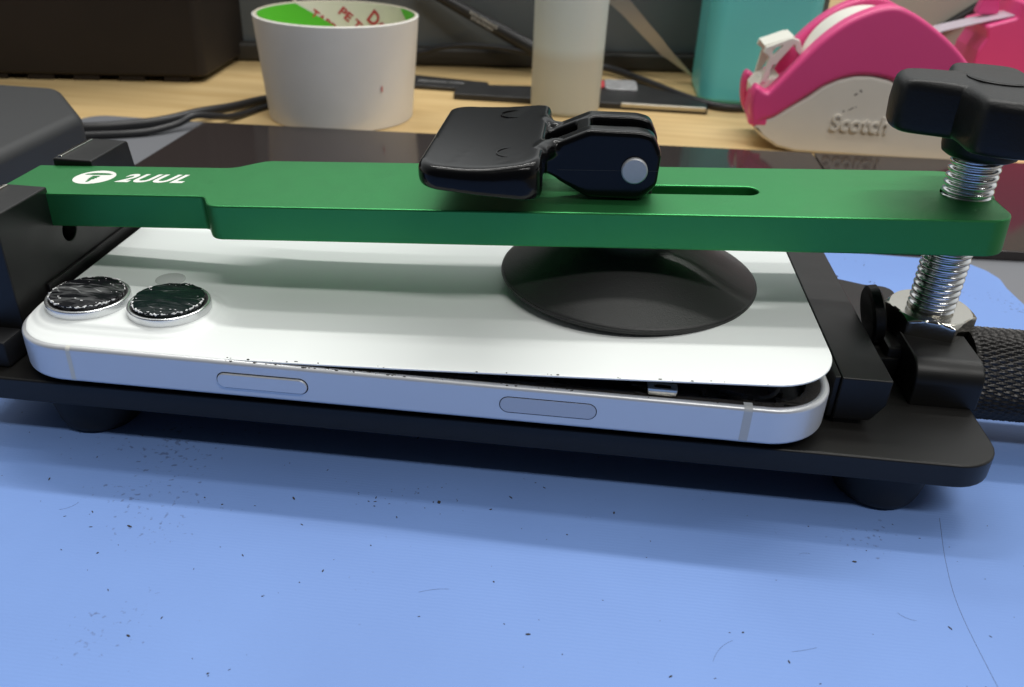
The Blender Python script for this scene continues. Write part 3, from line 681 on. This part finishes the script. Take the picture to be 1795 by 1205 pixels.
from_bm('tape_reel', lathe([(25.5, -9), (26.5, -8.4), (26.5, 8.4), (25.5, 9)], 96), M['ivory2'], D1, Matrix.Translation((231, 282, 14.6)) @ Matrix.Rotation(PI/2, 4, 'X'))
from_bm('nose_cup', plate_mesh([rpoly([(184, -2), (192, 1), (196, 12), (186.5, 9.5), (183.4, 5)], 1.5, 4)], 271.5, 292.5, .8, 2, XZ), M['ivory2'], D1)
ctr = [plate_mesh([rpoly([(186, 8.5), (188, 9), (192, 18), (197.5, 26), (198.8, 23), (201.5, 20.5), (202, 22), (199.5, 27.5), (196, 28.3), (185.6, 23.8), (184.8, 21.5), (187.5, 19.8)], .3, 2), rpoly([(189, 20.2), (193.2, 25.4), (188.6, 23.2)], .2, 2), rpoly([(189.6, 16), (188.6, 11.5), (191.0, 17)], .2, 2)], 270.5, 273, .3, 1, XZ),
       plate_mesh([rpoly([(185.6, 23.0), (196.4, 27.2), (201.8, 21.0), (202.2, 22.0), (197.2, 28.8), (185.0, 24.2)], .2, 2)], 273.2, 290.5, .2, 1, XZ),
       plate_mesh([rpoly([(186, 8.5), (188, 9), (192, 18), (197.5, 26), (196, 28.3), (185.6, 23.8), (184.8, 21.5), (187.5, 19.8)], .3, 2)], 290, 292.5, .3, 1, XZ)]
from_bm('white_cutter', join(ctr), M['ivory2'], D1)
from_bm('raised_lettering', text_bm('Scotch', (218.0, -8.6, 243.5, -1.4), 261.5, 1.2, .12, .12, XZ @ Matrix.Diagonal((1, 1, 1, 1))), M['ivory'], D1)
sm = []
for x, z, a, bb in ((226.2, 7.6, .9, .5), (228, 9.2, .5, .8), (225.5, 1.2, 1.5, .3), (222.6, .0, .6, .35), (227.5, 2.2, .4, .25)):
    b = bmesh.new(); bmesh.ops.create_circle(b, cap_ends=True, radius=1, segments=14); b.transform(XZ @ Matrix.Translation((x, z, 262.56)) @ Matrix.Rotation(R(35), 4, 'Z') @ Matrix.Diagonal((a, bb, 1, 1))); sm.append(b)
from_bm('scuff_marks', join(sm), mat('scuff', (.25, .22, .2), .7), D1, smooth=0)

D2 = thing('tape_dispenser', (320, 345, TZ), 'plain pink tape dispenser at the right edge with clear tape pulled out', 'tape dispenser')
p2 = [(298, -18), (299.5, 18), (302, 24), (300.2, 29.5), (313.5, 34), (314, 41), (322, 44), (345, 46), (362, 30), (366, 0), (364, -18)]
from_bm('pink_body', plate_mesh([rpoly([(a, b, 1.5) for a, b in p2], 1.5, 4)], 330, 362, 1.4, 3, XZ), M['pink'], D2)
from_bm('cutter_post', plate_mesh([rpoly([(298.8, 33), (301, 42.5), (303.5, 46), (307, 46), (309, 38), (310, 33)], 1.5, 4)], 344, 350, 1.0, 3, XZ), M['pink'], D2)
from_bm('clear_tape', plate_mesh([[(270, 20.6), (282.6, 25.6), (300, 30.8), (314, 34.5), (322, 36.5), (322, 37.0), (314, 35.0), (300, 31.3), (282.6, 26.1), (270, 21.1)]], 334, 349, 0, 1, XZ), M['clear_tape'], D2)

# grey panel along the back, with dark foot strip
GP = thing('grey_backboard', (30, 410, TZ), 'dark grey backboard standing along the far side of the bench', 'panel')
GX = Matrix.Translation((5.6, 392, 0)) @ Matrix.Rotation(math.atan2(28, 164), 4, 'Z')
from_bm('board', box(-160, 8, TZ+.1, 250, 20, 160, 1.5, 2, GX), M['panel'], GP)
from_bm('foot_strip', box(-158, 0, TZ+.1, 248, 8.5, TZ+11, 2.5, 3, GX), M['panel_dk'], GP)
bp_ = tag(from_bm('beige_board', box(254, 400, TZ+.1, 470, 412, 150, 1), M['beige']), 'pale beige board in the upper right corner behind the pink dispensers', 'board')
wb = tag(from_bm('white_holder', join([box(-52, 372, TZ+.1, -34, 380, 15, .5)]), M['ivory2']), 'small white block just showing above the far rim of the tape roll', 'holder')
st_ = tag(from_bm('white_rod', sweep([Vector((-66.5, 384, TZ)), Vector((-66.5, 384, 40))], 1.6, 12), M['ivory2']), 'thin white upright rod left of the tape roll core, against the backboard', 'rod')

# things leaning or lying at the back
pn = thing('soldering_pen', (70, 392, TZ), 'black pen tool with white lettering leaning behind the frosted bottle, cord trailing right', 'pen tool')
h0, h1 = Vector((5, 392, 26.5)), Vector((80, 390, -8.5))
bar_ = from_bm('barrel', sweep([h0+(h1-h0)*k/12 for k in range(13)], [3.2+.1*k for k in range(13)], 20), M['blk_tool'], pn)
d = (h1-h0).normalized(); PXm = Matrix((d, Vector((0, 1, 0)).cross(d)*-1, Vector((0, -1, 0)))).transposed().to_4x4()
lt = [text_bm('SOLDERING', (34, .5, 52, 2.2), 3.9, .15), text_bm('STATION', (36, -1.9, 50, -.3), 3.9, .15)]
lx = join(lt)
up = Vector((0, 0, 1))-d*d.z; up.normalize(); fwd = d.cross(up)
Q = Matrix((d, up, fwd)).transposed().to_4x4(); Q.translation = h0
lx.transform(Q); from_bm('white_lettering', lx, M['white_ink'], bar_)
from_bm('cord', sweep(spl([(80, 390, -8.5), (98, 388, -12), (117, 400, -15.5), (140, 380, -17.6), (161, 347, -17.6), (178, 331, -17.8), (200, 334, -17.8), (235, 345, -17.8), (262, 330, -17.8)], 12), 2.1, 14), M['cable'], pn)
ac = from_bm('black_cable', sweep(spl([(-30, 384, -13), (5, 386, -11), (18, 386.5, -7.5), (35, 387, -5.2), (55, 388, -5.6), (75, 389, -8.5), (92, 390, -14), (100, 391, -19)], 10), 1.6, 12), M['cable'])
tag(ac, 'thin black cable arching against the backboard between tape roll and bottle', 'cable')
cb1 = from_bm('black_cable', sweep(spl([(-40, 300, -17.8), (-52, 283, -17.6), (-60, 262, -16.5), (-68.6, 246, -15.5), (-78, 231, -15.8), (-90, 222, -16.2), (-107, 213, -16.2), (-135, 205, -16.2), (-170, 190, -16.2)], 12), 2.1, 14), M['cable'])
tag(cb1, 'thicker black cable running from the tape roll to the left over the grey mat', 'cable')
cb2 = from_bm('black_cable', sweep(spl([(-30, 310, -19), (-47, 277, -18.9), (-55, 252, -18), (-64, 233, -13.2), (-70, 225, -15.5), (-80, 214, -16.6), (-101, 204, -16.6), (-125, 195, -16.6), (-150, 180, -16.6)], 12), 1.5, 14), M['cable'])
tag(cb2, 'thinner black cable nearest the glossy slab, left of the tape roll', 'cable')

tws = [(113, 30, 9.5), (126, 20, 8.2), (138, 9, 7.2), (147, 1.0, 6.4), (150, -2, 5.8), (157, -7, 3.6), (167, -14.5, 1.4), (172, -18, .8)]
bm = bmesh.new(); rg = []
for x, z, w_ in tws:
    n_ = Vector((.62, 0, .78)); c_ = Vector((x, 392-(172-x)*.03, z))
    rg.append([bm.verts.new(c_+n_*w_/2+Vector((0, yy, 0))) for yy in (-1.2, 1.2)]+[bm.verts.new(c_-n_*w_/2+Vector((0, yy, 0))) for yy in (1.2, -1.2)])
for a, b in zip(rg, rg[1:]):
    for k in range(4): bm.faces.new((a[k], a[(k+1) % 4], b[(k+1) % 4], b[k]))
bm.faces.new(rg[0][::-1]); bm.faces.new(rg[-1])
tag(from_bm('steel_tweezers', bm, M['tweez'], smooth=25), 'silvery steel tweezers leaning point down between the bottle and the teal container', 'tweezers')

bt = thing('black_hand_tool', (40, 345, TZ), 'flat black tool with faded white lettering lying between tape roll and bottle', 'tool')
from_bm('tool_body', plate_mesh([rpoly([(-10, 336), (50, 334), (53, 352), (16, 358), (-10, 362)], 2, 4)], TZ+.1, TZ+2.4, .6, 2), M['blk_tool'], bt)
from_bm('white_lettering', text_bm('PRECISION TOOL', (14, 343.5, 40, 347.5), TZ+2.41, .05), mat('faded_print', (.35, .35, .35), .6), bt)
rl = thing('black_blade_holder', (105, 340, TZ), 'long flat black tool with a steel edge and silver label lying behind the frosted bottle', 'tool')
BLX = Matrix.Translation((38, 318, 0)) @ Matrix.Rotation(R(1.2), 4, 'Z')
from_bm('black_strip', plate_mesh([rpoly([(0, 0), (133, 0), (134, 22), (118, 30), (95, 52), (70, 54), (55, 30), (0, 22)], 1.5, 3)], TZ+.06, TZ+3.2, .5, 2, BLX), M['blk_tool'], rl)
from_bm('steel_edge', box(88, -.6, TZ+1.3, 132, 2.0, TZ+3.6, .3, 1, BLX), M['tweez'], rl)
lb = from_bm('silver_label', plate_mesh([rrect(80, 27, 98, 50, 3)], TZ+3.1, TZ+4.4, .4, 2, BLX), M['silver_lbl'], rl)
from_bm('red_tip', plate_mesh([rpoly([(73, 28), (79.8, 32), (79.8, 48), (76, 46)], 2)], TZ+3.1, TZ+4.2, .3, 2, BLX), M['red_ink'], rl)
tag(from_bm('black_stick', sweep([Vector((302, 396, 17)), Vector((330, 396, 38.5)), Vector((350, 396, 54))], [2.6, 3.0, 3.4], 12), M['blk_tool']), 'slanting black stick against the beige board, above the pink dispensers', 'stick')
